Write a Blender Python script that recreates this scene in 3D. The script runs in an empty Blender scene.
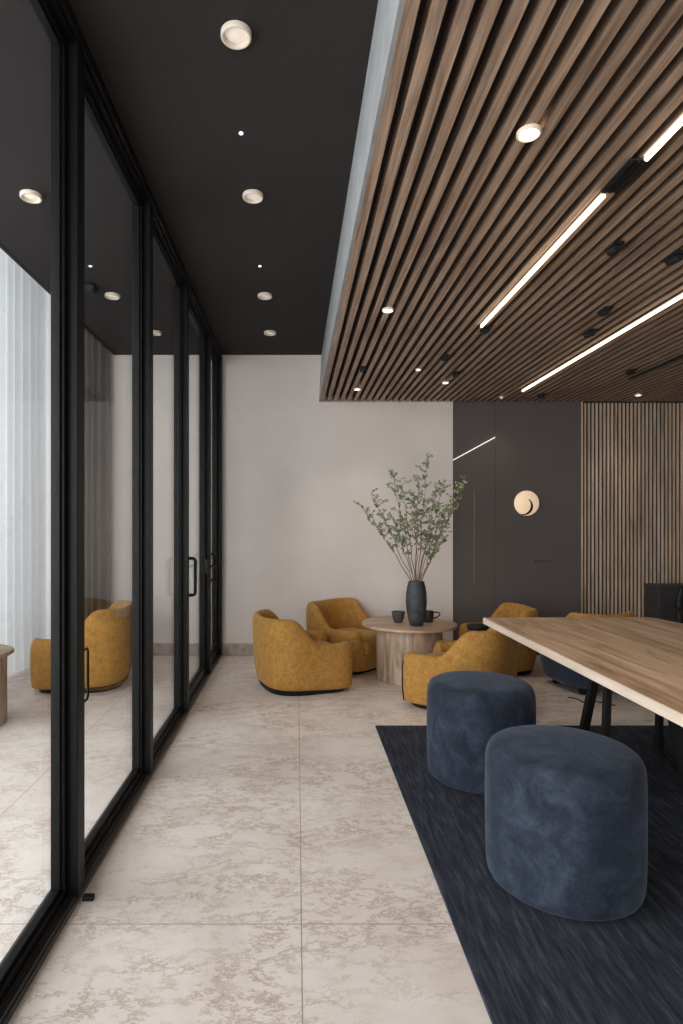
import bpy, bmesh, math, random
from mathutils import Vector, Matrix

random.seed(7)
S = bpy.context.scene
C = S.collection
R = math.radians

# ------------------------------------------------------------------ camera
cam_d = bpy.data.cameras.new('camera')
cam = bpy.data.objects.new('camera', cam_d)
C.objects.link(cam)
cam.location = (0, 0, 1.35)
cam.rotation_euler = (R(90), 0, 0)
cam_d.sensor_width = 36
cam_d.lens = 600 * 36 / 1024
cam_d.shift_x = (341.5 - 297) / 1024
cam_d.shift_y = (527 - 512) / 1024
cam_d.clip_start = 0.02
S.camera = cam

# ------------------------------------------------------------------ light
S.view_settings.view_transform = 'Standard'
S.view_settings.look = 'None'
S.view_settings.exposure = 0.2
S.view_settings.gamma = 1.0
S.view_settings.use_curve_mapping = False

w = bpy.data.worlds.new('daylight')
S.world = w
w.use_nodes = True
w.node_tree.nodes['Background'].inputs[0].default_value = (0.86, 0.92, 1.0, 1)
w.node_tree.nodes['Background'].inputs[1].default_value = 0.55


def area(name, loc, rot, sx, sy, power, col):
    d = bpy.data.lights.new(name, 'AREA')
    d.shape = 'RECTANGLE'
    d.size, d.size_y = sx, sy
    d.energy = power
    d.color = col
    o = bpy.data.objects.new(name, d)
    C.objects.link(o)
    o.location = loc
    o.rotation_euler = rot
    return o


# daylight outside the curtained window, daylight from the glazed entrance behind
area('window_daylight', (-3.9, 1.2, 2.0), (0, R(-90), R(22)), 3.6, 8.6, 480, (0.93, 0.965, 1.0))
area('entrance_daylight', (-1.3, -3.6, 1.75), (R(90), 0, R(-22)), 3.2, 2.8, 190, (1.0, 0.94, 0.88))

# ------------------------------------------------------------------ materials


def mat(name):
    m = bpy.data.materials.new(name)
    m.use_nodes = True
    nt = m.node_tree
    b = nt.nodes['Principled BSDF']
    return m, nt, b


def N(nt, t, **kw):
    n = nt.nodes.new(t)
    for k, v in kw.items():
        setattr(n, k, v)
    return n


def coords(nt, scale=(1, 1, 1), rot=(0, 0, 0)):
    tc = N(nt, 'ShaderNodeTexCoord')
    mp = N(nt, 'ShaderNodeMapping')
    mp.inputs['Scale'].default_value = scale
    mp.inputs['Rotation'].default_value = rot
    nt.links.new(tc.outputs['Object'], mp.inputs['Vector'])
    return mp.outputs['Vector']


def noise(nt, vec, scale, detail=4, rough=0.55, dist=0.0):
    n = N(nt, 'ShaderNodeTexNoise')
    n.inputs['Scale'].default_value = scale
    n.inputs['Detail'].default_value = detail
    n.inputs['Roughness'].default_value = rough
    n.inputs['Distortion'].default_value = dist
    nt.links.new(vec, n.inputs['Vector'])
    return n.outputs['Fac']


def ramp(nt, fac, stops):
    r = N(nt, 'ShaderNodeValToRGB')
    e = r.color_ramp.elements
    while len(e) < len(stops):
        e.new(0.5)
    for i, (p, c) in enumerate(stops):
        e[i].position = p
        e[i].color = (c[0], c[1], c[2], 1)
    nt.links.new(fac, r.inputs['Fac'])
    return r.outputs['Color']


def mix(nt, fac, a, b, mode='MIX'):
    m = N(nt, 'ShaderNodeMix', data_type='RGBA', blend_type=mode)
    for sock, v in ((m.inputs[0], fac), (m.inputs[6], a), (m.inputs[7], b)):
        if hasattr(v, 'links'):
            nt.links.new(v, sock)
        else:
            sock.default_value = v
    return m.outputs[2]


def bump(nt, b, h, strength, dist=0.01):
    n = N(nt, 'ShaderNodeBump')
    n.inputs['Strength'].default_value = strength
    n.inputs['Distance'].default_value = dist
    nt.links.new(h, n.inputs['Height'])
    nt.links.new(n.outputs['Normal'], b.inputs['Normal'])


def simple(name, col, rough=0.5, metal=0.0, var=0.12, vs=6.0, spec=0.5):
    m, nt, b = mat(name)
    v = coords(nt)
    f = noise(nt, v, vs)
    lo = tuple(c * (1 - var) for c in col)
    hi = tuple(c * (1 + var) for c in col)
    nt.links.new(ramp(nt, f, [(0.3, lo), (0.7, hi)]), b.inputs['Base Color'])
    b.inputs['Roughness'].default_value = rough
    b.inputs['Metallic'].default_value = metal
    b.inputs['Specular IOR Level'].default_value = spec
    return m


def plaster(name, col, speck=0.0, bs=0.12):
    m, nt, b = mat(name)
    v = coords(nt)
    f = noise(nt, v, 1.6, 5)
    c = ramp(nt, f, [(0.3, tuple(k * 0.94 for k in col)), (0.7, tuple(k * 1.05 for k in col))])
    g = noise(nt, v, 90, 3)
    c = mix(nt, 0.25, c, ramp(nt, g, [(0.35, (0.35, 0.35, 0.35)), (0.6, (0.6, 0.6, 0.6))]), 'SOFT_LIGHT')
    if speck:
        vo = N(nt, 'ShaderNodeTexVoronoi')
        vo.inputs['Scale'].default_value = 55
        nt.links.new(v, vo.inputs['Vector'])
        k = ramp(nt, vo.outputs['Distance'], [(0.05, (1, 1, 1)), (0.09, (0, 0, 0))])
        c = mix(nt, k, c, (speck, speck * 0.95, speck * 0.9, 1))
    nt.links.new(c, b.inputs['Base Color'])
    b.inputs['Roughness'].default_value = 0.85
    b.inputs['Specular IOR Level'].default_value = 0.25
    bump(nt, b, g, bs, 0.004)
    return m


def wood(name, lo, mid, hi, axis='Y', fine=22.0, rough=0.5, stretch=0.05, knots=True):
    m, nt, b = mat(name)
    sc = {'X': (stretch, 1, 1), 'Y': (1, stretch, 1), 'Z': (1, 1, stretch)}[axis]
    v = coords(nt, sc)
    f = noise(nt, v, fine, 8, 0.62, 0.6)
    c = ramp(nt, f, [(0.3, lo), (0.48, mid), (0.68, hi)])
    v2 = coords(nt, tuple(1 if k == 1 else stretch * 3 for k in sc))
    g = noise(nt, v2, 9.0, 6, 0.65, 0.8)
    k = ramp(nt, g, [(0.36, (0.42, 0.40, 0.38)), (0.52, (1, 1, 1))])
    c = mix(nt, 0.55 if knots else 0.3, c, k, 'MULTIPLY')
    nt.links.new(c, b.inputs['Base Color'])
    b.inputs['Roughness'].default_value = rough
    b.inputs['Specular IOR Level'].default_value = 0.35
    bump(nt, b, f, 0.15, 0.003)
    return m


def velvet(name, lo, mid, hi, sheen, tint, sc=5.0):
    m, nt, b = mat(name)
    v = coords(nt)
    f = noise(nt, v, sc, 6, 0.62, 0.8)
    c = ramp(nt, f, [(0.3, lo), (0.5, mid), (0.72, hi)])
    g = noise(nt, v, 75, 5, 0.7)
    c = mix(nt, 0.6, c, ramp(nt, g, [(0.3, (0.3, 0.3, 0.3)), (0.7, (0.7, 0.7, 0.7))]), 'SOFT_LIGHT')
    nt.links.new(c, b.inputs['Base Color'])
    b.inputs['Roughness'].default_value = 0.85
    b.inputs['Specular IOR Level'].default_value = 0.15
    b.inputs['Sheen Weight'].default_value = sheen
    b.inputs['Sheen Roughness'].default_value = 0.4
    b.inputs['Sheen Tint'].default_value = (*tint, 1)
    bump(nt, b, g, 0.25, 0.003)
    return m


def emit(name, col, strength):
    m, nt, b = mat(name)
    b.inputs['Base Color'].default_value = (*col, 1)
    b.inputs['Emission Color'].default_value = (*col, 1)
    b.inputs['Emission Strength'].default_value = strength
    return m


def glass(name, tint=(0.985, 0.99, 0.99), ior=1.22):
    m, nt, b = mat(name)
    nt.nodes.remove(b)
    out = nt.nodes['Material Output']
    geo = N(nt, 'ShaderNodeNewGeometry')
    mr = N(nt, 'ShaderNodeMapRange')
    mr.inputs['To Min'].default_value = ior
    mr.inputs['To Max'].default_value = 1 / ior
    nt.links.new(geo.outputs['Backfacing'], mr.inputs['Value'])
    fr = N(nt, 'ShaderNodeFresnel')
    nt.links.new(mr.outputs['Result'], fr.inputs['IOR'])
    tr = N(nt, 'ShaderNodeBsdfTransparent')
    tr.inputs['Color'].default_value = (*tint, 1)
    gl = N(nt, 'ShaderNodeBsdfGlossy')
    gl.inputs['Roughness'].default_value = 0.0
    mx = N(nt, 'ShaderNodeMixShader')
    nt.links.new(fr.outputs[0], mx.inputs[0])
    nt.links.new(tr.outputs[0], mx.inputs[1])
    nt.links.new(gl.outputs[0], mx.inputs[2])
    nt.links.new(mx.outputs[0], out.inputs['Surface'])
    return m


def sheer(name, col, trans, hole):
    m, nt, b = mat(name)
    nt.nodes.remove(b)
    out = nt.nodes['Material Output']
    v = coords(nt, (1, 1, 0.3))
    f = noise(nt, v, 40, 4)
    c = ramp(nt, f, [(0.3, tuple(k * 0.92 for k in col)), (0.7, col)])
    d = N(nt, 'ShaderNodeBsdfDiffuse')
    t = N(nt, 'ShaderNodeBsdfTranslucent')
    x = N(nt, 'ShaderNodeBsdfTransparent')
    nt.links.new(c, d.inputs[0])
    nt.links.new(c, t.inputs[0])
    m1 = N(nt, 'ShaderNodeMixShader')
    m1.inputs[0].default_value = trans
    nt.links.new(d.outputs[0], m1.inputs[1])
    nt.links.new(t.outputs[0], m1.inputs[2])
    m2 = N(nt, 'ShaderNodeMixShader')
    m2.inputs[0].default_value = hole
    nt.links.new(m1.outputs[0], m2.inputs[1])
    nt.links.new(x.outputs[0], m2.inputs[2])
    nt.links.new(m2.outputs[0], out.inputs['Surface'])
    return m


def floor_mat():
    m, nt, b = mat('beige_stone')
    v = coords(nt)
    base = ramp(nt, noise(nt, v, 1.6, 9, 0.7, 0.5),
                [(0.3, (0.61, 0.52, 0.46)), (0.5, (0.72, 0.645, 0.585)), (0.7, (0.81, 0.755, 0.70))])
    # broken brown veining running diagonally across the slabs
    vv = coords(nt, (1.0, 1.7, 1), (0, 0, R(-24)))
    patch = ramp(nt, noise(nt, vv, 1.5, 6, 0.65, 0.3), [(0.36, (0, 0, 0)), (0.58, (1, 1, 1))])
    q = noise(nt, vv, 3.4, 10, 0.78, 0.2)
    vein = ramp(nt, q, [(0.47, (0, 0, 0)), (0.495, (0.8, 0.8, 0.8)), (0.52, (0, 0, 0))])
    k = mix(nt, 1.0, vein, patch, 'MULTIPLY')
    c = mix(nt, k, base, (0.31, 0.20, 0.13, 1))
    q2 = noise(nt, vv, 11.0, 9, 0.75, 0.1)
    v2 = ramp(nt, q2, [(0.55, (0, 0, 0)), (0.64, (0.6, 0.6, 0.6))])
    v2 = mix(nt, 1.0, v2, patch, 'MULTIPLY')
    c = mix(nt, v2, c, (0.40, 0.27, 0.18, 1))
    # slab joints
    tc = N(nt, 'ShaderNodeTexCoord')
    mp = N(nt, 'ShaderNodeMapping')
    mp.inputs['Location'].default_value = (-0.015, -2.04, 0)
    nt.links.new(tc.outputs['Object'], mp.inputs['Vector'])
    br = N(nt, 'ShaderNodeTexBrick', offset=0.0)
    br.inputs['Scale'].default_value = 1.0
    br.inputs['Brick Width'].default_value = 1.4
    br.inputs['Row Height'].default_value = 2.9
    br.inputs['Mortar Size'].default_value = 0.0022
    br.inputs['Mortar Smooth'].default_value = 0.2
    nt.links.new(mp.outputs['Vector'], br.inputs['Vector'])
    c = mix(nt, br.outputs['Fac'], c, (0.33, 0.26, 0.21, 1))
    nt.links.new(c, b.inputs['Base Color'])
    b.inputs['Roughness'].default_value = 0.42
    b.inputs['Specular IOR Level'].default_value = 0.4
    return m


def rug_mat():
    m, nt, b = mat('navy_rug')
    v = coords(nt, (1, 0.10, 1), (0, 0, R(-24)))
    f = noise(nt, v, 62, 7, 0.7, 0.3)
    c = ramp(nt, f, [(0.3, (0.015, 0.017, 0.024)), (0.5, (0.033, 0.037, 0.050)), (0.72, (0.078, 0.084, 0.103))])
    g = noise(nt, coords(nt), 3.0, 5)
    c = mix(nt, 0.3, c, ramp(nt, g, [(0.3, (0.28, 0.28, 0.28)), (0.7, (0.72, 0.72, 0.72))]), 'OVERLAY')
    nt.links.new(c, b.inputs['Base Color'])
    b.inputs['Roughness'].default_value = 0.95
    b.inputs['Specular IOR Level'].default_value = 0.1
    bump(nt, b, f, 0.5, 0.006)
    return m


M = {}
M['floor'] = floor_mat()
M['rug'] = rug_mat()
M['white_wall'] = plaster('white_plaster', (0.63, 0.575, 0.54))
M['dark_wall'] = plaster('charcoal_plaster', (0.096, 0.083, 0.078))
M['dark_ceiling'] = plaster('black_ceiling', (0.024, 0.021, 0.020), speck=0.055, bs=0.2)
M['cove'] = plaster('cove_white', (0.7, 0.7, 0.7))
M['stone_base'] = simple('stone_skirting', (0.36, 0.30, 0.26), 0.6, var=0.3, vs=16)
M['slat'] = wood('walnut_slat', (0.17, 0.105, 0.068), (0.34, 0.235, 0.165), (0.50, 0.365, 0.265), 'Y', 60, 0.55, 0.035)
M['slat_side'] = wood('shaded_slat_side', (0.08, 0.052, 0.036), (0.135, 0.09, 0.064), (0.19, 0.13, 0.094), 'Y', 30, 0.6)  # darker version of the slat wood, with shade put into the colour
M['wall_slat'] = wood('oak_wall_slat', (0.32, 0.22, 0.15), (0.52, 0.385, 0.28), (0.66, 0.51, 0.385), 'Z', 30, 0.5, knots=False)
M['black_back'] = simple('black_backing', (0.012, 0.011, 0.011), 0.9)
M['fascia'] = simple('pale_grey_fascia', (0.27, 0.275, 0.275), 0.6, var=0.15, vs=9)
M['frame'] = simple('black_aluminium', (0.008, 0.0078, 0.0078), 0.42, 0.0, spec=0.12)
M['counter'] = simple('charcoal_laminate', (0.035, 0.033, 0.033), 0.5)
M['track'] = simple('dark_anodised_track', (0.035, 0.034, 0.033), 0.35, spec=0.5)
M['black_metal'] = simple('black_metal', (0.010, 0.010, 0.0105), 0.5, spec=0.2)
M['glass'] = glass('clear_glass')
M['sheer'] = sheer('sheer_fabric', (0.87, 0.87, 0.87), 0.58, 0.04)
M['drape'] = sheer('grey_fabric', (0.085, 0.078, 0.070), 0.2, 0.0)
M['mustard'] = velvet('mustard_velvet', (0.28, 0.137, 0.031), (0.36, 0.185, 0.046), (0.44, 0.24, 0.066), 0.15, (1.0, 0.85, 0.6), 24)
M['navy'] = velvet('navy_velvet', (0.010, 0.013, 0.0205), (0.020, 0.0262, 0.040), (0.039, 0.050, 0.073), 0.15, (0.6, 0.7, 0.88), 8)
M['blue'] = velvet('slate_blue_fabric', (0.03, 0.045, 0.07), (0.045, 0.065, 0.10), (0.07, 0.095, 0.14), 0.4, (0.6, 0.7, 0.9), 6)
M['oak'] = wood('oak_top', (0.43, 0.26, 0.145), (0.64, 0.43, 0.27), (0.80, 0.60, 0.415), 'Y', 16, 0.5, 0.06)
M['oak_edge'] = wood('oak_edge', (0.46, 0.36, 0.28), (0.58, 0.47, 0.375), (0.68, 0.57, 0.47), 'Y', 14, 0.55, 0.08, knots=False)
M['drum'] = wood('travertine_wood', (0.20, 0.125, 0.08), (0.36, 0.255, 0.18), (0.50, 0.385, 0.29), 'Z', 18, 0.5, 0.10)
M['tabletop'] = wood('round_top_wood', (0.28, 0.18, 0.115), (0.42, 0.29, 0.20), (0.52, 0.38, 0.275), 'X', 18, 0.45, 0.08)
M['vase'] = simple('dark_ceramic', (0.034, 0.036, 0.042), 0.6, var=0.6, vs=18)
M['cup'] = simple('grey_stoneware', (0.05, 0.047, 0.045), 0.6, var=0.3, vs=20)
M['mug'] = simple('dark_stoneware', (0.03, 0.029, 0.03), 0.35, var=0.3, vs=20)
M['stem'] = simple('twig', (0.17, 0.115, 0.07), 0.8, var=0.4, vs=12)
M['leaf'] = simple('leaf_green', (0.20, 0.235, 0.125), 0.6, var=0.5, vs=9)
M['lamp_trim'] = simple('cream_trim', (0.62, 0.54, 0.45), 0.5)
M['lamp_lens'] = emit('cream_lens', (0.9, 0.80, 0.68), 0.22)
M['lamp_on'] = emit('warm_lamp', (1.0, 0.82, 0.62), 14.0)
M['led'] = emit('led_line', (1.0, 0.78, 0.58), 3.6)
M['pin'] = emit('pin_light', (1.0, 0.95, 0.88), 1.2)
M['dim_line'] = emit('dim_line', (0.9, 0.85, 0.8), 0.5)
M['sconce_glow'] = emit('sconce_glow', (0.92, 0.68, 0.47), 0.32)
M['nickel'] = simple('brushed_metal', (0.45, 0.42, 0.39), 0.35, 1.0)

# ------------------------------------------------------------------ mesh helpers


def add_box(bm, lo, hi, bev=0.0, seg=2):
    x0, y0, z0 = lo
    x1, y1, z1 = hi
    vs = [bm.verts.new(p) for p in ((x0, y0, z0), (x1, y0, z0), (x1, y1, z0), (x0, y1, z0),
                                    (x0, y0, z1), (x1, y0, z1), (x1, y1, z1), (x0, y1, z1))]
    fs = [bm.faces.new([vs[i] for i in f]) for f in
          ((0, 3, 2, 1), (4, 5, 6, 7), (0, 1, 5, 4), (1, 2, 6, 5), (2, 3, 7, 6), (3, 0, 4, 7))]
    if bev:
        es = {e for f in fs for e in f.edges}
        bmesh.ops.bevel(bm, geom=list(es), offset=bev, segments=seg, profile=0.5, affect='EDGES')


def add_bar(bm, a, b, wx, wy, up=Vector((0, 1, 0))):
    a, b = Vector(a), Vector(b)
    d = (b - a).normalized()
    u = d.cross(up)
    if u.length < 1e-4:
        u = d.cross(Vector((1, 0, 0)))
    u.normalize()
    v = u.cross(d).normalized()
    ring = [(-1, -1), (1, -1), (1, 1), (-1, 1)]
    A = [bm.verts.new(a + u * (i * wx / 2) + v * (j * wy / 2)) for i, j in ring]
    B = [bm.verts.new(b + u * (i * wx / 2) + v * (j * wy / 2)) for i, j in ring]
    for k in range(4):
        bm.faces.new((A[k], A[(k + 1) % 4], B[(k + 1) % 4], B[k]))
    bm.faces.new(A[::-1])
    bm.faces.new(B)


def add_tube(bm, pts, rads, n=8, cap=True):
    pts = [Vector(p) for p in pts]
    if not hasattr(rads, '__len__'):
        rads = [rads] * len(pts)
    rings = []
    u = None
    for i, p in enumerate(pts):
        t = (pts[min(i + 1, len(pts) - 1)] - pts[max(i - 1, 0)]).normalized()
        if u is None:
            u = t.orthogonal().normalized()
        u = (u - t * u.dot(t)).normalized()
        v = t.cross(u)
        rings.append([bm.verts.new(p + (u * math.cos(2 * math.pi * k / n) + v * math.sin(2 * math.pi * k / n)) * rads[i]) for k in range(n)])
    for a, b in zip(rings, rings[1:]):
        for k in range(n):
            bm.faces.new((a[k], a[(k + 1) % n], b[(k + 1) % n], b[k]))
    if cap:
        bm.faces.new(rings[0][::-1])
        bm.faces.new(rings[-1])


def add_lathe(bm, prof, n=48, c=(0, 0, 0)):
    rings = []
    for r, z in prof:
        if r < 1e-6:
            rings.append([bm.verts.new((c[0], c[1], c[2] + z))])
        else:
            rings.append([bm.verts.new((c[0] + r * math.cos(2 * math.pi * k / n), c[1] + r * math.sin(2 * math.pi * k / n), c[2] + z)) for k in range(n)])
    for a, b in zip(rings, rings[1:]):
        for k in range(n):
            k2 = (k + 1) % n
            if len(a) == 1 and len(b) == 1:
                continue
            if len(a) == 1:
                bm.faces.new((a[0], b[k2], b[k]))
            elif len(b) == 1:
                bm.faces.new((a[k], a[k2], b[0]))
            else:
                bm.faces.new((a[k], a[k2], b[k2], b[k]))


def obj(name, bm, m, parent=None, smooth=False, sub=0, angle=None):
    bmesh.ops.recalc_face_normals(bm, faces=bm.faces[:])
    me = bpy.data.meshes.new(name)
    bm.to_mesh(me)
    bm.free()
    o = bpy.data.objects.new(name, me)
    C.objects.link(o)
    me.materials.append(m)
    if smooth:
        for p in me.polygons:
            p.use_smooth = True
        if angle:
            me.set_sharp_from_angle(angle=R(angle))
    if sub:
        md = o.modifiers.new('sub', 'SUBSURF')
        md.levels = md.render_levels = sub
    if parent:
        o.parent = parent
    return o


def tag(o, label, cat, group=None):
    o['label'] = label
    o['category'] = cat
    if group:
        o['group'] = group
    return o


def thing(name, label, cat, loc=(0, 0, 0), rz=0.0, group=None):
    o = bpy.data.objects.new(name, None)
    o.empty_display_size = 0.1
    C.objects.link(o)
    o.location = loc
    o.rotation_euler = (0, 0, rz)
    return tag(o, label, cat, group)


def struct(name, bm, m, parent=None, **kw):
    o = obj(name, bm, m, parent, **kw)
    if parent is None:
        o['kind'] = 'structure'
    return o


def dup(root, loc, rz, label, group=None):
    r = root.copy()
    C.objects.link(r)
    r.location = loc
    r.rotation_euler = (0, 0, rz)
    r['label'] = label
    if group:
        r['group'] = group
    for ch in list(root.children):
        c = ch.copy()
        C.objects.link(c)
        c.parent = r
        for g in ch.children:
            d = g.copy()
            C.objects.link(d)
            d.parent = c
    return r


def B(*boxes, bev=0.0):
    bm = bmesh.new()
    for lo, hi in boxes:
        add_box(bm, lo, hi, bev)
    return bm


# ------------------------------------------------------------------ setting
WY = 6.313          # back wall
CZ = 3.16           # dark ceiling
SZ = 2.665          # underside of the timber slats
GX = -0.785         # room face of the glazing frames
PX = -0.845         # glass plane
DR = 0.0055          # the slat field drifts this much in X per metre of Y

struct('floor', B(((-3.0, -4.0, -0.12), (5.2, WY, 0.0))), M['floor'])
struct('wall_back', B(((-3.0, WY, 0), (1.641, WY + 0.2, 3.95))), M['white_wall'])
bm = B(((1.641, WY + 0.018, 0), (2.094, WY + 0.2, 3.2)))
struct('wall_alcove', bm, M['dark_wall'])
struct('wall_charcoal', B(((2.094, WY, 0), (3.0, WY + 0.2, 3.2))), M['dark_wall'])
struct('wall_slat_backing', B(((3.0, WY + 0.06, 0), (5.2, WY + 0.2, 3.2))), M['black_back'])
struct('wall_right', B(((5.0, -4.0, 0), (5.2, WY, 3.2))), M['dark_wall'])
struct('ceiling', B(((-1.9, -4.0, CZ), (0.9, WY, CZ + 0.12))), M['dark_ceiling'])
struct('ceiling_cove', B(((-3.0, -4.0, 3.95), (-1.9, WY, 4.05))), M['cove'])
struct('trim_cove', B(((-1.92, -4.0, CZ - 0.004), (-1.895, WY, 3.95))), M['frame'])
struct('baseboard_back', B(((-2.6, WY - 0.018, 0), (1.641, WY, 0.125)), bev=0.003), M['stone_base'])


def sx(x, y):       # slat field: X at the back wall -> X at depth y
    return x + DR * (WY - y)


# timber slats
bm = bmesh.new()
y0, y1 = -1.5, WY - 0.012
i = 0
x = 0.246
SLATS = []
while x < 4.95:
    wdt = 0.036
    dx = DR * (WY - y0)
    vs = []
    for (yy, ox) in ((y0, DR * (WY - y0)), (y1, DR * (WY - y1))):
        vs.append([bm.verts.new(p) for p in ((x + ox, yy, SZ), (x + wdt + ox, yy, SZ), (x + wdt + ox, yy, SZ + 0.065), (x + ox, yy, SZ + 0.065))])
    a, b = vs
    for k in range(4):
        bm.faces.new((a[k], a[(k + 1) % 4], b[(k + 1) % 4], b[k]))
    bm.faces.new(a)
    bm.faces.new(b[::-1])
    SLATS.append(x)
    x += 0.068
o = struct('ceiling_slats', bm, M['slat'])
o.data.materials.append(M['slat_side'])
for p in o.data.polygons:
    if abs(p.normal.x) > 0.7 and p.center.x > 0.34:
        p.material_index = 1  # sides past the first slat carry their shade as colour
bm = bmesh.new()
vs = [bm.verts.new(p) for z in (SZ + 0.065, SZ + 0.14) for p in
      ((sx(0.246, y0), y0, z), (5.2, y0, z), (5.2, WY, z), (sx(0.246, WY), WY, z))]
for f in ((0, 3, 2, 1), (4, 5, 6, 7), (0, 1, 5, 4), (1, 2, 6, 5), (2, 3, 7, 6), (3, 0, 4, 7)):
    bm.faces.new([vs[k] for k in f])
struct('ceiling_backing', bm, M['black_back'])
bm = bmesh.new()
vs = [bm.verts.new(p) for z, q in ((SZ + 0.002, 0.0), (CZ, 0.026)) for p in
      ((sx(0.230 + q, y0), y0, z), (sx(0.245 + q, y0), y0, z), (sx(0.245 + q, WY), WY, z), (sx(0.230 + q, WY), WY, z))]
for f in ((0, 3, 2, 1), (4, 5, 6, 7), (0, 1, 5, 4), (1, 2, 6, 5), (2, 3, 7, 6), (3, 0, 4, 7)):
    bm.faces.new([vs[k] for k in f])
struct('trim_fascia', bm, M['fascia'])
# slab above the timber field, closing the room
struct('ceiling_slab', B(((0.9, -4.0, 3.2), (5.2, WY + 0.2, 3.3))), M['black_back'])

# vertical slats on the right of the back wall
bm = bmesh.new()
x = 3.004
k = 0
while x < 4.95:
    add_box(bm, (x, WY + 0.044, 0.0), (x + 0.019, WY + 0.06, SZ))
    x += 0.041
    k += 1
struct('wall_slats', bm, M['wall_slat'])
struct('trim_slat_edge', B(((2.99, WY - 0.012, 0), (3.003, WY + 0.06, SZ))), M['wall_slat'])

# glazing along the left
YM = [0.02, 1.12, 2.22, 3.28, 4.37, 5.49, 6.305]     # far faces of the posts
struct('trim_head', B(((GX - 0.10, -1.0, CZ - 0.05), (GX, WY, CZ)),
                      ((GX - 0.085, -1.0, CZ - 0.075), (GX - 0.012, WY, CZ - 0.05)),
                      ((GX - 0.01, -1.0, CZ - 0.062), (GX + 0.006, WY, CZ - 0.052)), bev=0.002), M['frame'])
struct('trim_sill', B(((GX - 0.115, -1.0, 0), (GX, WY, 0.022)),
                      ((GX - 0.012, -1.0, 0.022), (GX - 0.006, WY, 0.030)),
                      ((GX - 0.024, -1.0, 0.022), (GX - 0.018, WY, 0.030)),
                      ((GX - 0.034, -1.0, 0.022), (GX - 0.029, WY, 0.030)),
                      ((GX - 0.115, -1.0, 0.022), (GX - 0.060, WY, 0.030)), bev=0.002), M['track'])
PW = 0.072
bm = bmesh.new()
for ym in YM[1:]:
    add_box(bm, (GX - 0.098, ym - PW, 0.022), (GX, ym, CZ - 0.05), 0.003)
struct('trim_posts', bm, M['frame'])


def leaf_frame(ya, yb, t, rail_b, rail_t):
    """stiles and rails of one glazed leaf, stepped towards the glass"""
    bm = bmesh.new()
    z0, z1 = 0.034, CZ - 0.075
    xa, xb = GX - 0.085, GX - 0.036
    add_box(bm, (xa, ya, z0), (xb, ya + t, z1), 0.002)
    add_box(bm, (xa, yb - t, z0), (xb, yb, z1), 0.002)
    add_box(bm, (xa, ya + t, z0), (xb, yb - t, z0 + rail_b), 0.002)
    add_box(bm, (xa, ya + t, z1 - rail_t), (xb, yb - t, z1), 0.002)
    xa, xb = PX - 0.012, PX + 0.012
    s = 0.012
    add_box(bm, (xa, ya + t, z0 + rail_b), (xb, ya + t + s, z1 - rail_t), 0.001)
    add_box(bm, (xa, yb - t - s, z0 + rail_b), (xb, yb - t, z1 - rail_t), 0.001)
    add_box(bm, (xa, ya + t + s, z0 + rail_b), (xb, yb - t - s, z0 + rail_b + s), 0.001)
    add_box(bm, (xa, ya + t + s, z1 - rail_t - s), (xb, yb - t - s, z1 - rail_t), 0.001)
    return bm


def pull_handle(parent, y, z0, z1, out, r=0.010, x=GX - 0.036):
    bm = bmesh.new()
    q = 0.02 * (1 if out > 0 else -1)
    add_tube(bm, [(x, y, z1), (x + out - q, y, z1), (x + out - q * .3, y, z1 - 0.006), (x + out, y, z1 - 0.02),
                  (x + out, y, z0 + 0.02), (x + out - q * .3, y, z0 + 0.006), (x + out - q, y, z0), (x, y, z0)], r, 10)
    return obj('handle', bm, M['black_metal'], parent, smooth=True, angle=50)


def glazed(name, ya, yb, t=0.03, rb=0.03, rt=0.03):
    f = struct(name, leaf_frame(ya, yb, t, rb, rt), M['frame'])
    bm = B(((PX - 0.005, ya + t, 0.034 + rb), (PX + 0.005, yb - t, CZ - 0.075 - rt)))
    obj('pane', bm, M['glass'], f)
    return f


glazed('window_1', YM[0], YM[1] - PW)
glazed('window_2', YM[1], YM[2] - PW)
w3 = glazed('window_3', YM[2], YM[3] - PW)
glazed('window_4', YM[3], YM[4] - PW)
d1 = glazed('door_1', YM[4], YM[5] - PW, 0.045, 0.07, 0.045)
d2 = glazed('door_2', YM[5], YM[6] - PW, 0.045, 0.07, 0.045)
bm = bmesh.new()
hy = YM[2] + 0.03
add_tube(bm, [(GX - 0.02, hy, 0.885), (GX - 0.02, hy + 0.05, 0.885), (GX - 0.02, hy + 0.06, 0.875), (GX - 0.02, hy + 0.06, 0.70),
              (GX - 0.02, hy + 0.05, 0.69), (GX - 0.02, hy, 0.69)], 0.005, 8)
obj('handle', bm, M['black_metal'], w3, smooth=True, angle=50)
pull_handle(d1, YM[4] + 0.03, 0.85, 1.12, 0.075, 0.012)
bm = bmesh.new()
add_box(bm, (GX - 0.036, YM[5] - PW - 0.075, 0.94), (GX + 0.004, YM[5] - PW - 0.015, 1.06), 0.004)
add_tube(bm, [(GX + 0.0, YM[5] - PW - 0.045, 1.0), (GX + 0.05, YM[5] - PW - 0.045, 1.0), (GX + 0.055, YM[5] - PW - 0.10, 0.99)], 0.011, 10)
obj('door_lever', bm, M['black_metal'], d1, smooth=True, angle=40)
pull_handle(d2, YM[5] + 0.03, 0.86, 1.10, 0.07, 0.012)
bm = bmesh.new()
add_lathe(bm, [(0, 0.02), (0.010, 0.02), (0.013, 0.015), (0.013, 0), (0, 0)], 20)
bmesh.ops.transform(bm, matrix=Matrix.Translation((GX, YM[6] - 0.03, 0.99)) @ Matrix.Rotation(R(90), 4, 'Y'), verts=bm.verts[:])
obj('lock_cylinder', bm, M['nickel'], d2, smooth=True, angle=40)

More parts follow.
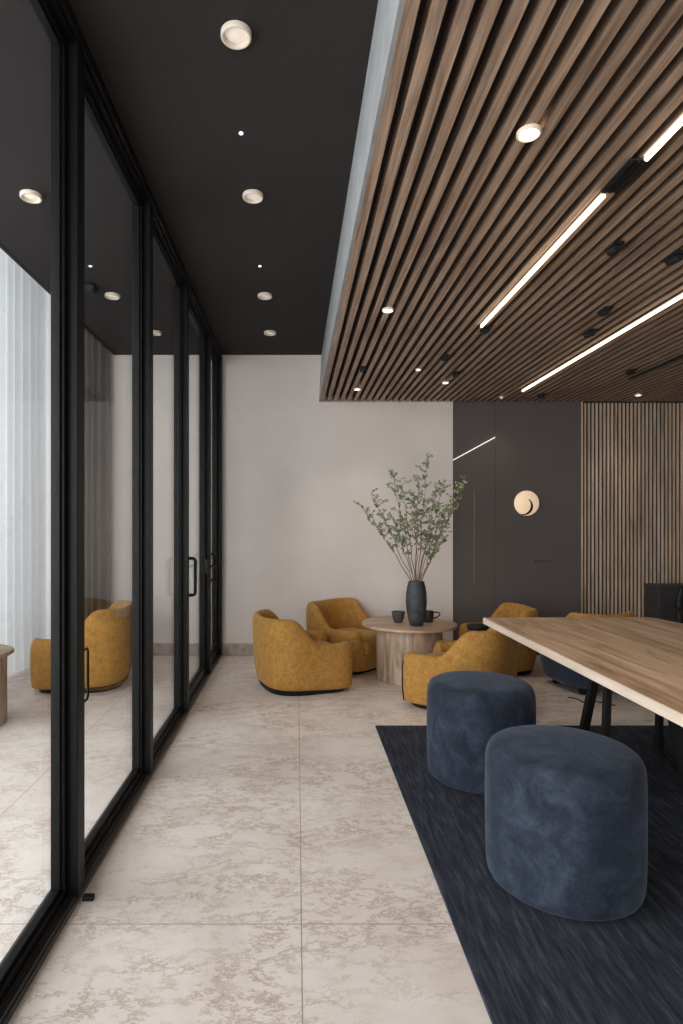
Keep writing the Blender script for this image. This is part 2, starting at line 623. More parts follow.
# wall details on the charcoal wall
bm = bmesh.new()
add_bar(bm, (1.645, WY + 0.016, 2.055), (2.09, WY + 0.016, 2.297), 0.010, 0.012)
tag(obj('linear_light', bm, M['dim_line']), 'thin slanting light line high in the charcoal recess beside the white wall', 'light')
bm = B(((1.867, WY + 0.012, 0.75), (1.872, WY + 0.02, 1.74)))
tag(obj('edge_strip', bm, M['nickel']), 'thin vertical metal strip in the charcoal recess', 'trim strip')

# glass sheet in front of the vertical slats
bm = B(((3.25, WY - 0.03, 0.79), (4.95, WY - 0.022, SZ)))
struct('window_5', bm, M['glass'])

# ------------------------------------------------------------------ rug
bm = B(((0.528, 0.3, 0.0), (3.9, 4.05, 0.012)), bev=0.004)
tag(obj('area_rug', bm, M['rug']), 'dark navy rug under the long wooden table and blue stools', 'rug')
RZ = 0.012

# ------------------------------------------------------------------ velvet stools


def stool(loc, rz, label):
    t = thing('pouf', label, 'stool', loc, rz, 'blue velvet stools on the rug')
    bm = bmesh.new()
    r, h = 0.281, 0.515
    add_lathe(bm, [(0, 0.006), (0.24, 0.006), (0.262, 0.009), (0.273, 0.022), (0.279, 0.05), (r, 0.16), (r + 0.001, 0.30),
                   (r, h - 0.075), (0.277, h - 0.045), (0.265, h - 0.02), (0.243, h - 0.006), (0.20, h), (0.10, h + 0.004), (0, h + 0.005)], 56)
    obj('upholstery', bm, M['navy'], t, smooth=True, sub=1)
    bm = bmesh.new()
    add_lathe(bm, [(0, 0.0), (0.215, 0.0), (0.22, 0.004), (0.22, 0.012), (0, 0.012)], 48)
    obj('base_disc', bm, M['black_metal'], t, smooth=True, angle=40)
    return t


st = stool((1.008, 2.28, RZ), 0.3, 'front navy velvet drum stool, nearest on the rug')
dup(st, (0.985, 3.23, RZ), 1.7, 'rear navy velvet drum stool, between front stool and mustard chair')

# ------------------------------------------------------------------ dining table
T = thing('dining_table', 'long rustic oak table on black trestles over the navy rug', 'table', (1.84, 2.82, 0))
TX0, TX1, TY0, TY1 = 1.25 - 1.84, 2.43 - 1.84, 1.62 - 2.82, 4.03 - 2.82
bm = bmesh.new()
outl = [(TX0, TY0), (TX1, TY0), (TX1 + 0.005, 0.2), (TX1, TY1 - 0.25), (TX1 - 0.03, TY1 - 0.04), (TX1 - 0.07, TY1 + 0.02), (0.0, TY1 + 0.012), (TX0, TY1)]
zt, zb = 0.742, 0.700
up = [bm.verts.new((x, y, zt)) for x, y in outl]
dn = [bm.verts.new((x, y, zb)) for x, y in outl]
bm.faces.new(up)
bm.faces.new(dn[::-1])
for k in range(len(outl)):
    k2 = (k + 1) % len(outl)
    bm.faces.new((dn[k], dn[k2], up[k2], up[k]))
bmesh.ops.bevel(bm, geom=[e for e in bm.edges if abs(e.verts[0].co.z - e.verts[1].co.z) < 1e-5], offset=0.003, segments=2, affect='EDGES')
top = obj('tabletop', bm, M['oak'], T)
top.data.materials.append(M['oak_edge'])
for p in top.data.polygons:
    if abs(p.normal.z) < 0.5:
        p.material_index = 1
for oy in (0.0, -1.42):
    def L(p):
        return (p[0] - 1.84, p[1] - 2.82 + oy, p[2])
    bm = bmesh.new()
    a, b = L((1.50, 3.26, 0.68)), L((2.20, 3.26, 0.68))
    add_box(bm, (a[0], a[1] - 0.09, 0.665), (b[0], b[1] + 0.09, 0.70), 0.004)
    tr = obj('trestle', bm, M['black_metal'], T)
    for topp, foot, wx in (((1.685, 3.33, 0.67), (1.655, 3.52, RZ + 0.010), 0.040), ((1.655, 3.19, 0.67), (1.53, 2.99, RZ + 0.010), 0.028),
                           ((2.02, 3.33, 0.67), (2.12, 3.52, RZ + 0.010), 0.026), ((1.93, 3.19, 0.67), (1.95, 2.99, RZ + 0.010), 0.036)):
        bm = bmesh.new()
        add_bar(bm, L(topp), L(foot), wx, 0.04)
        lg = obj('leg', bm, M['black_metal'], tr)
    bm = bmesh.new()
    p = L((2.112, 3.505, 0))
    add_box(bm, (p[0] - 0.022, p[1] - 0.025, RZ + 0.002), (p[0] + 0.022, p[1] + 0.025, 0.14), 0.005)
    obj('adjuster', bm, M['black_metal'], tr)
    for p, q in (((2.10, 3.48, 0.08), (1.95, 3.02, 0.08)), ((1.66, 3.48, 0.08), (1.54, 3.02, 0.08))):
        bm = bmesh.new()
        add_bar(bm, L(p), L(q), 0.018, 0.018)
        obj('stretcher', bm, M['black_metal'], tr)

# ------------------------------------------------------------------ armchairs


def sm(a, b, t):
    t = max(0.0, min(1.0, (t - a) / (b - a)))
    return t * t * (3 - 2 * t)


def outline(th, a=0.375, b=0.39):
    c, s = math.cos(th), math.sin(th)
    n = 2.9 + 2.8 * sm(-0.1, 0.6, c)
    r = (abs(c / a) ** n + abs(s / b) ** n) ** (-1.0 / n)
    return r * c, r * s


def armchair_body(seat_h=0.20, z0=0.03):
    bm = bmesh.new()
    n = 96
    rings_def = [(0.86, 0.0), (0.90, 0.03), (0.955, 0.16), (0.995, 0.42), (1.0, 0.68), (0.985, 0.88), (0.955, 0.96), (0.90, 1.0), (0.83, 0.99), (0.77, 0.94), (0.725, 0.84)]
    rings = [[] for _ in range(len(rings_def) + 2)]
    for k in range(n):
        th = 2 * math.pi * k / n
        d = abs(math.degrees(math.atan2(math.sin(th), math.cos(th))))
        h = 0.395 + 0.012 * math.sin(R(d)) + 0.215 * sm(80, 122, d)
        front = 1 - sm(29, 37, d)
        h = h * (1 - front) + seat_h * front
        ox, oy = outline(th)
        for q, (s, f) in enumerate(rings_def):
            z = z0 + (h - z0) * f
            if f < 0.5:
                s = 1 - (1 - s) * (0.25 + 0.75 * sm(50, 100, d))
            lean = 1.0 + 0.05 * sm(0.35, 0.63, z) * sm(100, 150, d)
            rings[q].append(bm.verts.new((ox * s * lean, oy * s * lean, z)))
        rings[-2].append(bm.verts.new((ox * 0.70, oy * 0.70, min(h - 0.03, 0.22))))
        rings[-1].append(bm.verts.new((ox * 0.62, oy * 0.62, 0.17)))
    for a, b in zip(rings, rings[1:]):
        for k in range(n):
            bm.faces.new((a[k], a[(k + 1) % n], b[(k + 1) % n], b[k]))
    bm.faces.new(rings[0][::-1])
    bm.faces.new(rings[-1])
    return bm


def cushion():
    bm = bmesh.new()
    add_box(bm, (-0.25, -0.265, 0.17), (0.37, 0.265, 0.325))
    bmesh.ops.subdivide_edges(bm, edges=bm.edges[:], cuts=7, use_grid_fill=True)
    for v in bm.verts:
        x, y, z = v.co
        u, t = (x - 0.06) / 0.31, y / 0.265
        e = max(abs(u), abs(t))
        if z > 0.2:
            v.co.z += 0.022 * (1 - u * u) * (1 - t * t) - (0.028 if e > 0.99 else 0)
        if abs(u) > 0.99 and abs(t) > 0.99:
            v.co.x -= 0.03 * math.copysign(1, u)
            v.co.y -= 0.03 * math.copysign(1, t)
        # rounded front
        if u > 0.99:
            v.co.x += 0.012 * math.cos(math.pi * (z - 0.25) / 0.2)
    return bm


AG = 'mustard velvet armchairs around the low table'


def armchair(loc, rz, label):
    t = thing('armchair', label, 'armchair', loc, rz, AG)
    obj('body', armchair_body(), M['mustard'], t, smooth=True, sub=1)
    obj('seat_cushion', cushion(), M['mustard'], t, smooth=True, sub=2)
    bm = bmesh.new()
    lo, hi, li = [], [], []
    n = 64
    for k in range(n):
        ox, oy = outline(2 * math.pi * k / n)
        lo.append(bm.verts.new((ox * 0.84, oy * 0.84, 0.0)))
        hi.append(bm.verts.new((ox * 0.875, oy * 0.875, 0.034)))
    for k in range(n):
        bm.faces.new((lo[k], lo[(k + 1) % n], hi[(k + 1) % n], hi[k]))
    bm.faces.new(lo[::-1])
    bm.faces.new(hi)
    obj('plinth', bm, M['black_metal'], t, smooth=True, angle=40)
    return t


def piping(t):
    # dark piping down the front corners
    for s in (1, -1):
        bm = bmesh.new()
        pts = []
        for f in range(9):
            z = 0.035 + f * 0.042
            q = 0.975 + 0.03 * sm(0.0, 0.15, z) - 0.09 * sm(0.31, 0.39, z)
            ox, oy = outline(R(44) * s)
            pts.append((ox * q, oy * q, z))
        add_tube(bm, pts, 0.005, 6)
        obj('piping', bm, M['black_metal'], t, smooth=True)


ac = armchair((0.022, 5.13, 0), R(20), 'mustard armchair left of the round table with its back to the glass doors')
dup(ac, (0.50, 5.86, 0), R(-42), 'mustard armchair against the white wall facing the camera').scale = (0.96, 0.96, 1.0)
near = dup(ac, (1.275, 4.61, 0), R(143), 'mustard armchair behind the rear blue stool, in front of the round table')
piping(near)
dup(ac, (1.92, 5.72, 0), R(180), 'mustard armchair by the charcoal wall, half hidden behind another mustard chair').scale = (0.86, 0.86, 0.97)
dup(ac, (-1.82, 5.20, 0), R(182), 'mustard armchair behind the glass partition by the curtains').scale = (1.02, 1.02, 1.1)

# two-tone tub chair behind the long table
t = thing('tub_chair', 'tub chair with mustard rim and blue lower shell, behind the long table', 'armchair', (2.46, 5.06, 0), R(100))
t.scale = (0.81, 0.81, 1.07)
bm = armchair_body(z0=0.16)
obj('rim', bm, M['mustard'], t, smooth=True, sub=1)
obj('seat_cushion', cushion(), M['mustard'], t, smooth=True, sub=2)
bm = bmesh.new()
n = 64
rg = []
for s, z in ((0.74, 0.045), (0.86, 0.05), (0.94, 0.09), (1.0, 0.18), (1.045, 0.36), (1.04, 0.37), (0.97, 0.36), (0.9, 0.14)):
    ring = []
    for k in range(n):
        th = 2 * math.pi * k / n
        d = abs(math.degrees(math.atan2(math.sin(th), math.cos(th))))
        zz = z if z < 0.3 else z - 0.17 * (1 - sm(29, 37, d))
        ox, oy = outline(th)
        ring.append(bm.verts.new((ox * s, oy * s, zz)))
    rg.append(ring)
for a, b in zip(rg, rg[1:]):
    for k in range(n):
        bm.faces.new((a[k], a[(k + 1) % n], b[(k + 1) % n], b[k]))
obj('lower_shell', bm, M['blue'], t, smooth=True)
for ax, ay in ((0.22, 0.22), (0.22, -0.22), (-0.22, 0.22), (-0.22, -0.22)):
    bm = bmesh.new()
    add_lathe(bm, [(0, 0), (0.035, 0), (0.045, 0.02), (0.045, 0.05), (0, 0.05)], 20, (ax, ay, 0))
    obj('foot', bm, M['black_metal'], t, smooth=True, angle=40)

# small black drum behind the near mustard chair
t = thing('side_table', 'small round black side table behind the mustard chair near the dining table', 'side table', (1.555, 5.15, 0))
bm = bmesh.new()
add_lathe(bm, [(0, 0.475), (0.088, 0.475), (0.096, 0.482), (0.098, 0.495), (0.093, 0.507), (0.08, 0.512), (0, 0.512)], 40)
obj('tabletop', bm, M['black_metal'], t, smooth=True, angle=50)
bm = bmesh.new()
add_lathe(bm, [(0, 0), (0.10, 0), (0.10, 0.012), (0.025, 0.03), (0.022, 0.475), (0, 0.475)], 32)
obj('pedestal', bm, M['black_metal'], t, smooth=True, angle=40)

# cable on the floor
bm = bmesh.new()
cp = []
for k in range(40):
    u = k / 39
    cp.append((2.14 + 0.24 * u + 0.02 * math.sin(u * 14), 4.69 - 0.12 * u + 0.05 * math.cos(u * 9), 0.005))
add_tube(bm, cp, 0.0045, 6)
tag(obj('cable', bm, M['black_metal'], smooth=True), 'thin black cable curling on the stone floor beyond the table legs', 'cable')

# ------------------------------------------------------------------ round low tables


def round_table(loc, rt, rb, label, h=0.50):
    t = thing('coffee_table', label, 'table', loc)
    bm = bmesh.new()
    add_lathe(bm, [(0, h - 0.03), (rt - 0.012, h - 0.03), (rt - 0.002, h - 0.024), (rt, h - 0.012), (rt - 0.004, h - 0.003), (rt - 0.012, h), (0, h)], 72)
    obj('tabletop', bm, M['tabletop'], t, smooth=True, angle=40)
    bm = bmesh.new()
    add_lathe(bm, [(0, 0), (rb - 0.006, 0), (rb, 0.006), (rb, h - 0.03), (0, h - 0.03)], 64)
    obj('drum_base', bm, M['drum'], t, smooth=True, angle=40)
    return t


round_table((1.0, 5.35, 0), 0.42, 0.29, 'round wooden low table with drum base holding the dark vase')
round_table((-2.24, 4.10, 0), 0.28, 0.235, 'small round table by the white curtains at the photo edge')

# vase and branches
VX, VY, VZ = 1.03, 5.18, 0.50
bm = bmesh.new()
add_lathe(bm, [(0, 0), (0.050, 0), (0.058, 0.006), (0.070, 0.06), (0.083, 0.13), (0.090, 0.20), (0.088, 0.27), (0.078, 0.335), (0.068, 0.372),
               (0.066, 0.382), (0.060, 0.382), (0.060, 0.36), (0.075, 0.26), (0.075, 0.2), (0.05, 0.02), (0, 0.02)], 48, (VX, VY, VZ))
tag(obj('vase', bm, M['vase'], smooth=True, angle=60), 'tall dark ceramic vase on the round wooden table', 'vase')

BG = 'leafy branches in the dark vase'
SHARED = 'thin leafy branch in the middle of the bunch in the dark vase'
tips = [((0.545, 5.05, 1.53), 'leafy branch reaching lowest and farthest left from the vase'),
        ((0.645, 5.25, 1.64), 'leafy branch leaning left, just above the lowest left one'),
        ((0.80, 5.10, 1.85), 'tall leafy branch leaning left with a bare-stemmed tip'),
        ((1.13, 5.20, 1.99), 'tallest leafy branch, upright over the vase'),
        ((1.30, 5.28, 1.76), 'leafy branch leaning right in front of the white and charcoal wall edge'),
        ((1.445, 5.12, 1.755), 'leafy branch reaching farthest right over the charcoal wall'),
        ((1.42, 5.30, 1.57), 'lower right leafy branch with its tip over the charcoal wall'),
        ((1.24, 5.02, 1.26), 'short leafy branch drooping low to the right of the vase'),
        ((1.07, 5.30, 1.80), None), ((0.92, 5.26, 1.73), None), ((0.985, 5.05, 1.64), None),
        ((1.19, 5.10, 1.68), None), ((0.80, 5.02, 1.42), None), ((1.27, 5.20, 1.50), None)]
rnd = random.Random(11)
for tip, lab in tips:
    tip = Vector(tip)
    base = Vector((VX + (tip.x - VX) * 0.05, VY + (tip.y - VY) * 0.05, VZ + 0.10))
    neck = Vector((VX + (tip.x - VX) * 0.085, VY + (tip.y - VY) * 0.1, VZ + 0.37))
    ln = (tip - neck).length
    pts = [base]
    K = 9
    for k in range(K + 1):
        u = k / K
        p = neck.lerp(tip, u)
        # leave the neck more upright, bend outward
        p.z += 0.03 * ln * math.sin(math.pi * u)
        p += Vector((rnd.uniform(-1, 1), rnd.uniform(-1, 1), rnd.uniform(-1, 1))) * 0.010 * (0 < u < 1)
        pts.append(p)
    bm = bmesh.new()
    add_tube(bm, pts, [0.0042 - 0.003 * k / (len(pts) - 1) for k in range(len(pts))], 6)
    lbm = bmesh.new()

    def leaf(p, d, size):
        d = d.normalized()
        s = d.cross(Vector((rnd.uniform(-1, 1), rnd.uniform(-1, 1), rnd.uniform(-1, 1))))
        if s.length < 1e-3:
            return
        s.normalize()
        nn = d.cross(s)
        shape = [(0, 0, 0), (0.3, 0.34, 0.05), (0.7, 0.36, 0.06), (1.0, 0.0, 0.0), (0.7, -0.36, 0.06), (0.3, -0.34, 0.05)]
        vv = [lbm.verts.new(p + d * (a * size) + s * (b * size) + nn * (c * size)) for a, b, c in shape]
        lbm.faces.new((vv[0], vv[1], vv[2], vv[3]))
        lbm.faces.new((vv[0], vv[3], vv[4], vv[5]))

    def leaf_run(a, b, count):
        dr = (b - a)
        for _ in range(count):
            u = rnd.random()
            p = a.lerp(b, u)
            d = Vector((rnd.uniform(-1, 1), rnd.uniform(-1, 1), rnd.uniform(-0.5, 1)))
            leaf(p + d * 0.004, d + dr.normalized() * 0.4, rnd.uniform(0.013, 0.027))

    for k in range(4, len(pts) - 1):
        u = k / (len(pts) - 1)
        leaf_run(pts[k], pts[k + 1], 6)
        for _ in range(3):
            a = pts[k].lerp(pts[k + 1], rnd.random())
            out = Vector((rnd.uniform(-1, 1), rnd.uniform(-1, 1), rnd.uniform(0.1, 1.0))).normalized()
            e = a + out * rnd.uniform(0.04, 0.15) * (1.15 - u * 0.6)
            add_tube(bm, [a, a.lerp(e, 0.5) + Vector((0, 0, 0.006)), e], [0.0016, 0.0013, 0.0008], 5)
            leaf_run(a.lerp(e, 0.25), e, 8)
            leaf(e, out, 0.024)
    leaf_run(pts[-2], pts[-1], 5)
    br = tag(obj('branch', bm, M['stem'], smooth=True), lab or SHARED, 'branch', BG)
    obj('leaves', lbm, M['leaf'], br)

# cup and mug
bm = bmesh.new()
add_lathe(bm, [(0, 0), (0.034, 0), (0.040, 0.006), (0.052, 0.045), (0.059, 0.088), (0.059, 0.096), (0.055, 0.096), (0.048, 0.05), (0.034, 0.012), (0, 0.010)], 36)
cup = tag(obj('cup', bm, M['cup'], smooth=True, angle=60), 'handleless grey stoneware cup left of the dark vase', 'cup')
cup.location = (0.905, 5.36, 0.50)
t = thing('mug', 'dark mug with a loop handle right of the vase', 'cup', (1.175, 5.38, 0.50))
bm = bmesh.new()
add_lathe(bm, [(0, 0), (0.036, 0), (0.044, 0.008), (0.050, 0.04), (0.050, 0.098), (0.046, 0.098), (0.045, 0.04), (0.034, 0.012), (0, 0.010)], 36)
obj('body', bm, M['mug'], t, smooth=True, angle=60)
bm = bmesh.new()
add_tube(bm, [(0.047, 0, 0.084), (0.075, 0, 0.088), (0.10, 0, 0.080), (0.105, 0, 0.062), (0.085, 0, 0.045), (0.047, 0, 0.030)], 0.007, 10)
obj('handle', bm, M['mug'], t, smooth=True)

# ------------------------------------------------------------------ counter and desk chair at right
t = thing('counter', 'low black counter in front of the vertical wood slats', 'counter', (4.37, 6.02, 0))
obj('carcass', B(((-0.81, -0.11, 0.0), (0.60, 0.11, 0.745)), bev=0.003), M['counter'], t)
obj('countertop', B(((-0.825, -0.12, 0.745), (0.61, 0.12, 0.775)), bev=0.004), M['counter'], t)
obj('front_panel', B(((-0.80, -0.118, 0.06), (0.59, -0.11, 0.73)), bev=0.002), M['counter'], t)
t = thing('desk_chair', 'black shell chair partly cut off at the photo edge by the black counter', 'chair', (3.44, 4.90, 0), R(-100))
bm = bmesh.new()
nU, nV = 10, 14
gridv = []
prof = [(0.24, 0.43), (0.20, 0.445), (0.1, 0.44), (0.0, 0.435), (-0.1, 0.435), (-0.17, 0.455), (-0.205, 0.51), (-0.225, 0.60), (-0.24, 0.70), (-0.25, 0.79), (-0.25, 0.83)]
for j, (x, z) in enumerate(prof):
    row = []
    for i in range(nU + 1):
        u = -1 + 2 * i / nU
        wv = 0.24 * (1 - 0.12 * (j > 8))
        row.append(bm.verts.new((x + 0.05 * u * u * (z > 0.5), u * wv, z + 0.02 * u * u)))
    gridv.append(row)
for a, b in zip(gridv, gridv[1:]):
    for i in range(nU):
        bm.faces.new((a[i], a[i + 1], b[i + 1], b[i]))
sh = obj('seat_shell', bm, M['black_metal'], t, smooth=True)
md = sh.modifiers.new('thick', 'SOLIDIFY')
md.thickness = 0.018
for s in (1, -1):
    bm = bmesh.new()
    add_tube(bm, [(0.12, 0.25 * s, 0.44), (0.12, 0.28 * s, 0.60), (0.06, 0.285 * s, 0.655), (-0.20, 0.26 * s, 0.67), (-0.225, 0.215 * s, 0.66)], 0.012, 8)
    obj('armrest', bm, M['black_metal'], t, smooth=True)
for ax, ay in ((1, 1), (1, -1), (-1, 1), (-1, -1)):
    bm = bmesh.new()
    add_tube(bm, [(0.13 * ax, 0.13 * ay, 0.43), (0.22 * ax, 0.22 * ay, 0.0)], [0.014, 0.010], 8)
    obj('leg', bm, M['black_metal'], t, smooth=True)

# ------------------------------------------------------------------ wall sconce
t = thing('wall_sconce', 'round glowing wall lamp with a dark crescent on the charcoal wall', 'wall lamp', (2.405, WY, 1.60))


def disc_y(bm, r, y0, y1, cx=0, cz=0, n=48, bev=0.004):
    add_lathe(bm, [(0, 0), (r - bev, 0), (r, bev), (r, (y1 - y0) - bev), (r - bev, y1 - y0), (0, y1 - y0)], n)
    vs = bm.verts[:]
    bmesh.ops.transform(bm, matrix=Matrix.Translation((cx, -y0, cz)) @ Matrix.Rotation(R(90), 4, 'X'), verts=vs)


bm = bmesh.new()
disc_y(bm, 0.122, 0.0, 0.02)
obj('backplate', bm, M['black_metal'], t, smooth=True, angle=40)
bm = bmesh.new()
disc_y(bm, 0.131, 0.02, 0.036, bev=0.006)
obj('dish', bm, M['sconce_glow'], t, smooth=True, angle=50)
bm = bmesh.new()
cc, ro = (-0.028, -0.035), 0.090
outer = []
inner = []
for k in range(25):
    a = R(-112 + 172 * k / 24)
    wd = 0.024 * math.sin(math.pi * (k + 1.5) / 27)
    outer.append((cc[0] + ro * math.cos(a), cc[1] + ro * math.sin(a)))
    inner.append((cc[0] + (ro - wd) * math.cos(a), cc[1] + (ro - wd) * math.sin(a)))
for y in (-0.0362, -0.042):
    pass
vo = [[bm.verts.new((p[0], y, p[1])) for p in outer] for y in (-0.036, -0.043)]
vi = [[bm.verts.new((p[0], y, p[1])) for p in inner] for y in (-0.036, -0.043)]
for k in range(24):
    bm.faces.new((vo[1][k], vo[1][k + 1], vi[1][k + 1], vi[1][k]))
    bm.faces.new((vo[0][k], vo[0][k + 1], vo[1][k + 1], vo[1][k]))
    bm.faces.new((vi[0][k], vi[1][k], vi[1][k + 1], vi[0][k + 1]))
obj('crescent', bm, M['black_metal'], t)
# small row of studs on the charcoal wall
t = thing('wall_plate', 'small dark wall plate with a row of dots below the round lamp', 'socket', (2.585, WY, 0.99))
obj('plate', B(((-0.10, -0.004, -0.022), (0.10, 0.0, 0.022)), bev=0.001), M['dark_wall'], t)
for k in range(5):
    bm = bmesh.new()
    disc_y(bm, 0.008, 0.004, 0.008, -0.08 + 0.04 * k, 0, 12, 0.001)
    obj('dot', bm, M['black_metal'], t)

# ------------------------------------------------------------------ lights in the dark ceiling
DG = 'round cream downlights in the dark ceiling'


def downlight(x, y, label):
    t = thing('downlight', label, 'ceiling light', (x, y, CZ), 0, DG)
    bm = bmesh.new()
    add_lathe(bm, [(0.050, 0.0), (0.056, 0.0), (0.056, -0.016), (0.053, -0.020), (0.048, -0.020), (0.045, -0.014), (0.040, -0.004)], 40)
    obj('trim_ring', bm, M['lamp_trim'], t, smooth=True, angle=50)
    bm = bmesh.new()
    add_lathe(bm, [(0, -0.011), (0.025, -0.009), (0.045, -0.003)], 40)
    obj('lens', bm, M['lamp_lens'], t, smooth=True)
    return t


dl = downlight(-0.223, 2.198, 'nearest and largest cream downlight in the dark ceiling')
dup(dl, (-0.24, 3.27, CZ), 0, 'second cream downlight in the dark ceiling, counted from the camera')
dup(dl, (-0.25, 4.68, CZ), 0, 'third cream downlight in the dark ceiling, next to last before the wall')
dup(dl, (-0.25, 5.57, CZ), 0, 'last cream downlight, closest to the white wall')
dup(dl, (-1.45, 3.27, CZ), 0, 'added downlight behind the first glass pane, mirroring the second ceiling one')  # lamps added behind the panes at mirrored spots, standing in for reflections
dup(dl, (-1.44, 4.68, CZ), 0, 'added downlight behind the second glass pane, mirroring the third ceiling one')
dup(dl, (-1.31, 5.57, CZ), 0, 'added downlight behind the third pane, mirroring the last one near the back wall')


def pin(x, y, label):
    bm = bmesh.new()
    add_lathe(bm, [(0, -0.006), (0.007, -0.006), (0.010, -0.003), (0.010, 0.0), (0, 0)], 20, (x, y, CZ))
    return tag(obj('pin_light', bm, M['pin'], smooth=True, angle=50), label, 'ceiling light', 'tiny pin lights in the dark ceiling')


pin(-0.257, 2.756, 'tiny white pin light between the two nearest cream downlights')
pin(-0.257, 4.16, 'tiny white pin light just before the third cream downlight')
pin(-1.433, 4.16, 'tiny white pin light added behind the glass, mirroring the one before the third downlight')  # added at the mirrored spot in place of a reflection in the glass

# ------------------------------------------------------------------ lights in the timber ceiling


def strip(xw, ya, yb, label):
    """LED line in the slat field; xw = X measured at the back wall"""
    a = Vector((sx(xw, ya), ya, SZ - 0.004))
    b = Vector((sx(xw, yb), yb, SZ - 0.004))
    t = thing('led_strip', label, 'strip light', ((a.x + b.x) / 2, (ya + yb) / 2, SZ), 0, 'glowing line lights in the slatted ceiling')
    c = Vector(t.location)
    bm = bmesh.new()
    add_tube(bm, [a - c + Vector((0, 0, -0.010)), b - c + Vector((0, 0, -0.010))], 0.009, 14)
    obj('diffuser', bm, M['led'], t, smooth=True, angle=50)
    bm = bmesh.new()
    add_bar(bm, a - c + Vector((0, 0, 0.002)), b - c + Vector((0, 0, 0.002)), 0.022, 0.006, Vector((0, 0, 1)))
    obj('housing', bm, M['lamp_trim'], t)
    return t


strip(1.184, 2.36, 3.89, 'glowing line light running from the black box toward the white wall')
strip(1.212, 0.9, 2.12, 'short end of glowing line light at the photo edge, nearer than the black box')
strip(2.156, 1.8, 5.74, 'long glowing line light farther right, over the charcoal wall side')

t = thing('track_box', 'large black grooved box between two glowing line lights', 'track light', (sx(1.197, 2.24), 2.24, SZ), R(0.3))
bm = B(((-0.036, -0.105, -0.010), (0.036, 0.105, 0.0)), bev=0.004)
obj('housing', bm, M['black_metal'], t)
for k in (-1, 0, 1):
    obj('fin', B(((k * 0.022 - 0.004, -0.10, -0.015), (k * 0.022 + 0.004, 0.10, -0.010))), M['black_metal'], t)


def spot(x, y, r, power, label):
    t = thing('spotlight', label, 'ceiling light', (x, y, SZ), 0, 'lit round spotlights in the slatted ceiling')
    bm = bmesh.new()
    add_lathe(bm, [(r, 0.0), (r + 0.008, 0.0), (r + 0.008, -0.010), (r + 0.004, -0.014), (r, -0.012), (r - 0.003, -0.004)], 28)
    obj('trim_ring', bm, M['lamp_trim'], t, smooth=True, angle=50)
    bm = bmesh.new()
    add_lathe(bm, [(0, -0.010), (r * 0.6, -0.009), (r, -0.004)], 28)
    obj('lens', bm, M['lamp_on'], t, smooth=True)
    d = bpy.data.lights.new('spot_beam', 'SPOT')
    d.energy = power
    d.color = (1.0, 0.82, 0.64)
    d.spot_size = R(95)
    d.spot_blend = 0.8
    d.shadow_soft_size = 0.03
    o = bpy.data.objects.new('spot_beam', d)
    C.objects.link(o)
    o.parent = t
    o.location = (0, 0, -0.03)
    return t


spot(0.771, 1.995, 0.032, 14, 'largest lit spotlight, nearest, left of the first glowing line')
spot(0.549, 3.622, 0.028, 14, 'lit spotlight near the ceiling edge, above the low table')
spot(0.574, 5.70, 0.028, 18, 'lit spotlight close to the white wall, nearest the ceiling edge')
spot(1.346, 5.44, 0.026, 18, 'lit spotlight beside a black lamp head near the charcoal wall')
spot(1.01, 4.99, 0.018, 5, 'small lit spotlight between the two near the white wall')
spot(2.06, 6.05, 0.014, 4, 'tiny lit spotlight at the charcoal wall, by the end of the long line')
spot(3.385, 5.95, 0.026, 6, 'lit spotlight above the vertical wood slats')


HG = 'black lamp heads on the slatted ceiling'


def head(x, y, ln, label, first=None, r=0.028):
    t = thing('lamp_head', label, 'ceiling light', (x, y, SZ), R(0.3), HG)
    bm = bmesh.new()
    add_box(bm, (-0.026, -ln / 2, -0.014), (0.026, ln / 2, 0.0), 0.003)
    obj('mount', bm, M['black_metal'], t)
    bm = bmesh.new()
    add_lathe(bm, [(0, 0), (r - 0.004, 0), (r, 0.005), (r, ln * 0.75), (r - 0.005, ln * 0.75), (r - 0.008, ln * 0.6), (0, ln * 0.6)], 24)
    bmesh.ops.transform(bm, matrix=Matrix.Translation((0, -ln * 0.3, -0.012 - r * 0.6)) @ Matrix.Rotation(R(-82), 4, 'X'), verts=bm.verts[:])
    obj('barrel', bm, M['black_metal'], t, smooth=True, angle=50)
    return t


for x, y, ln, lab in (
        (0.539, 4.94, 0.10, 'black lamp head nearest the ceiling edge, by the white wall'),
        (1.13, 4.60, 0.11, 'black lamp head beside the small lit spotlight'),
        (1.35, 5.10, 0.12, 'black lamp head just before a lit spotlight, toward the charcoal wall'),
        (1.245, 3.96, 0.13, 'black lamp head at the far end of the first glowing line'),
        (1.48, 2.797, 0.12, 'single black lamp head to the right of the first glowing line'),
        (1.83, 2.90, 0.16, 'black lamp head at the photo edge before the long glowing line'),
        (1.97, 4.03, 0.17, 'black lamp head of a row, touching the long glowing line'),
        (1.86, 3.62, 0.14, 'black lamp head of a row, farther from the charcoal wall'),
        (2.80, 5.03, 0.13, 'black lamp head beside the long black track'),
        (2.43, 5.95, 0.12, 'black lamp head past the end of the long glowing line')):
    head(x, y, ln * 0.7, lab, r=0.02)
head(-1.54, 4.49, 0.14, 'black lamp head in the dark ceiling behind the glass', r=0.034).location.z = CZ
bm = B(((-0.014, -0.9, -0.016), (0.014, 0.42, 0.0)), bev=0.002)
o = tag(obj('lighting_track', bm, M['black_metal']), 'long thin black track on the slatted ceiling above the wood slats', 'track light')
o.location = (2.94, 4.88, SZ)
o.rotation_euler = (0, 0, R(0.3))

# ------------------------------------------------------------------ beyond the glass
rr = random.Random(5)


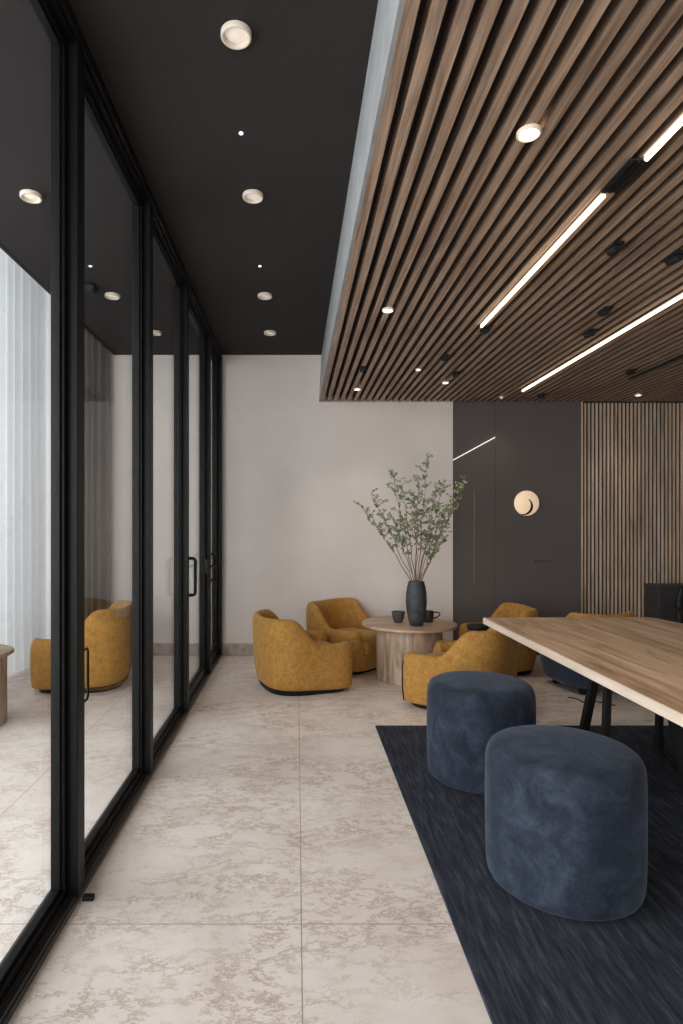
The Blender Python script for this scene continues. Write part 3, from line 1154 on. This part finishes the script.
def curtain(name, a, b, z0, z1, m, label, wl, amp, cat):
    a, b = Vector(a), Vector(b)
    ln = (b - a).length
    d = (b - a) / ln
    nrm = Vector((-d.y, d.x, 0))
    cols = int(ln / wl * 12)
    ph = 0.0
    off = []
    for k in range(cols + 1):
        ph += 2 * math.pi / 12 * (0.6 + 0.85 * (0.5 + 0.5 * math.sin(k * 0.11) * math.cos(k * 0.047 + 1)) * rr.uniform(0.5, 1.5))
        off.append((ph, 0.62 + 0.38 * math.sin(k * 0.083 + 2)))
    bm = bmesh.new()
    rows = []
    zs = [z0, z0 + 0.25 * (z1 - z0), z0 + 0.5 * (z1 - z0), z0 + 0.75 * (z1 - z0), z1 - 0.2, z1 - 0.1, z1]
    for j, z in enumerate(zs):
        f = (1.0, 0.95, 0.9, 0.85, 0.8, 0.55, 0.35)[j]
        row = []
        for k in range(cols + 1):
            p = a.lerp(b, k / cols) + nrm * (amp * f * off[k][1] * math.sin(off[k][0] + 0.25 * math.sin(j * 1.1)))
            row.append(bm.verts.new((p.x, p.y, z + (0.006 * math.sin(k * 0.11) if j == 0 else 0))))
        rows.append(row)
    for p, q in zip(rows, rows[1:]):
        for k in range(cols):
            bm.faces.new((p[k], p[k + 1], q[k + 1], q[k]))
    return tag(obj(name, bm, m, smooth=True), label, cat)


curtain('sheer_curtain', (-2.60, 3.7, 0), (-2.60, 6.26, 0), 0.012, 3.93, M['sheer'], 'white sheer curtain glowing with daylight behind the glass partition', 0.17, 0.06, 'curtain')
curtain('grey_drape', (-2.45, 6.17, 0), (-1.93, 6.17, 0), 0.012, 3.93, M['drape'], 'grey drape gathered in the corner behind the second glass pane', 0.085, 0.035, 'curtain')
bm = bmesh.new()
for k in range(8):
    yy = -3.9 + k * 1.45
    add_box(bm, (-2.98, yy, 0.0), (-2.92, yy + 0.05, 3.95))
add_box(bm, (-2.98, -4.0, 0.0), (-2.92, WY, 0.06))
add_box(bm, (-2.98, -4.0, 3.88), (-2.92, WY, 3.95))
wf = struct('window_6', bm, M['frame'])  # unseen window wall; uncurtained stretch added to let light in from the left
obj('pane', B(((-2.955, -4.0, 0.06), (-2.945, WY, 3.88))), M['glass'], wf)
# doorstop on the floor by the nearest post
t = tag(obj('door_stop', B(((-0.775, 2.16, 0.0), (-0.735, 2.185, 0.018)), bev=0.004), M['black_metal']), 'small black stop on the floor at the foot of the nearest post', 'door stop')
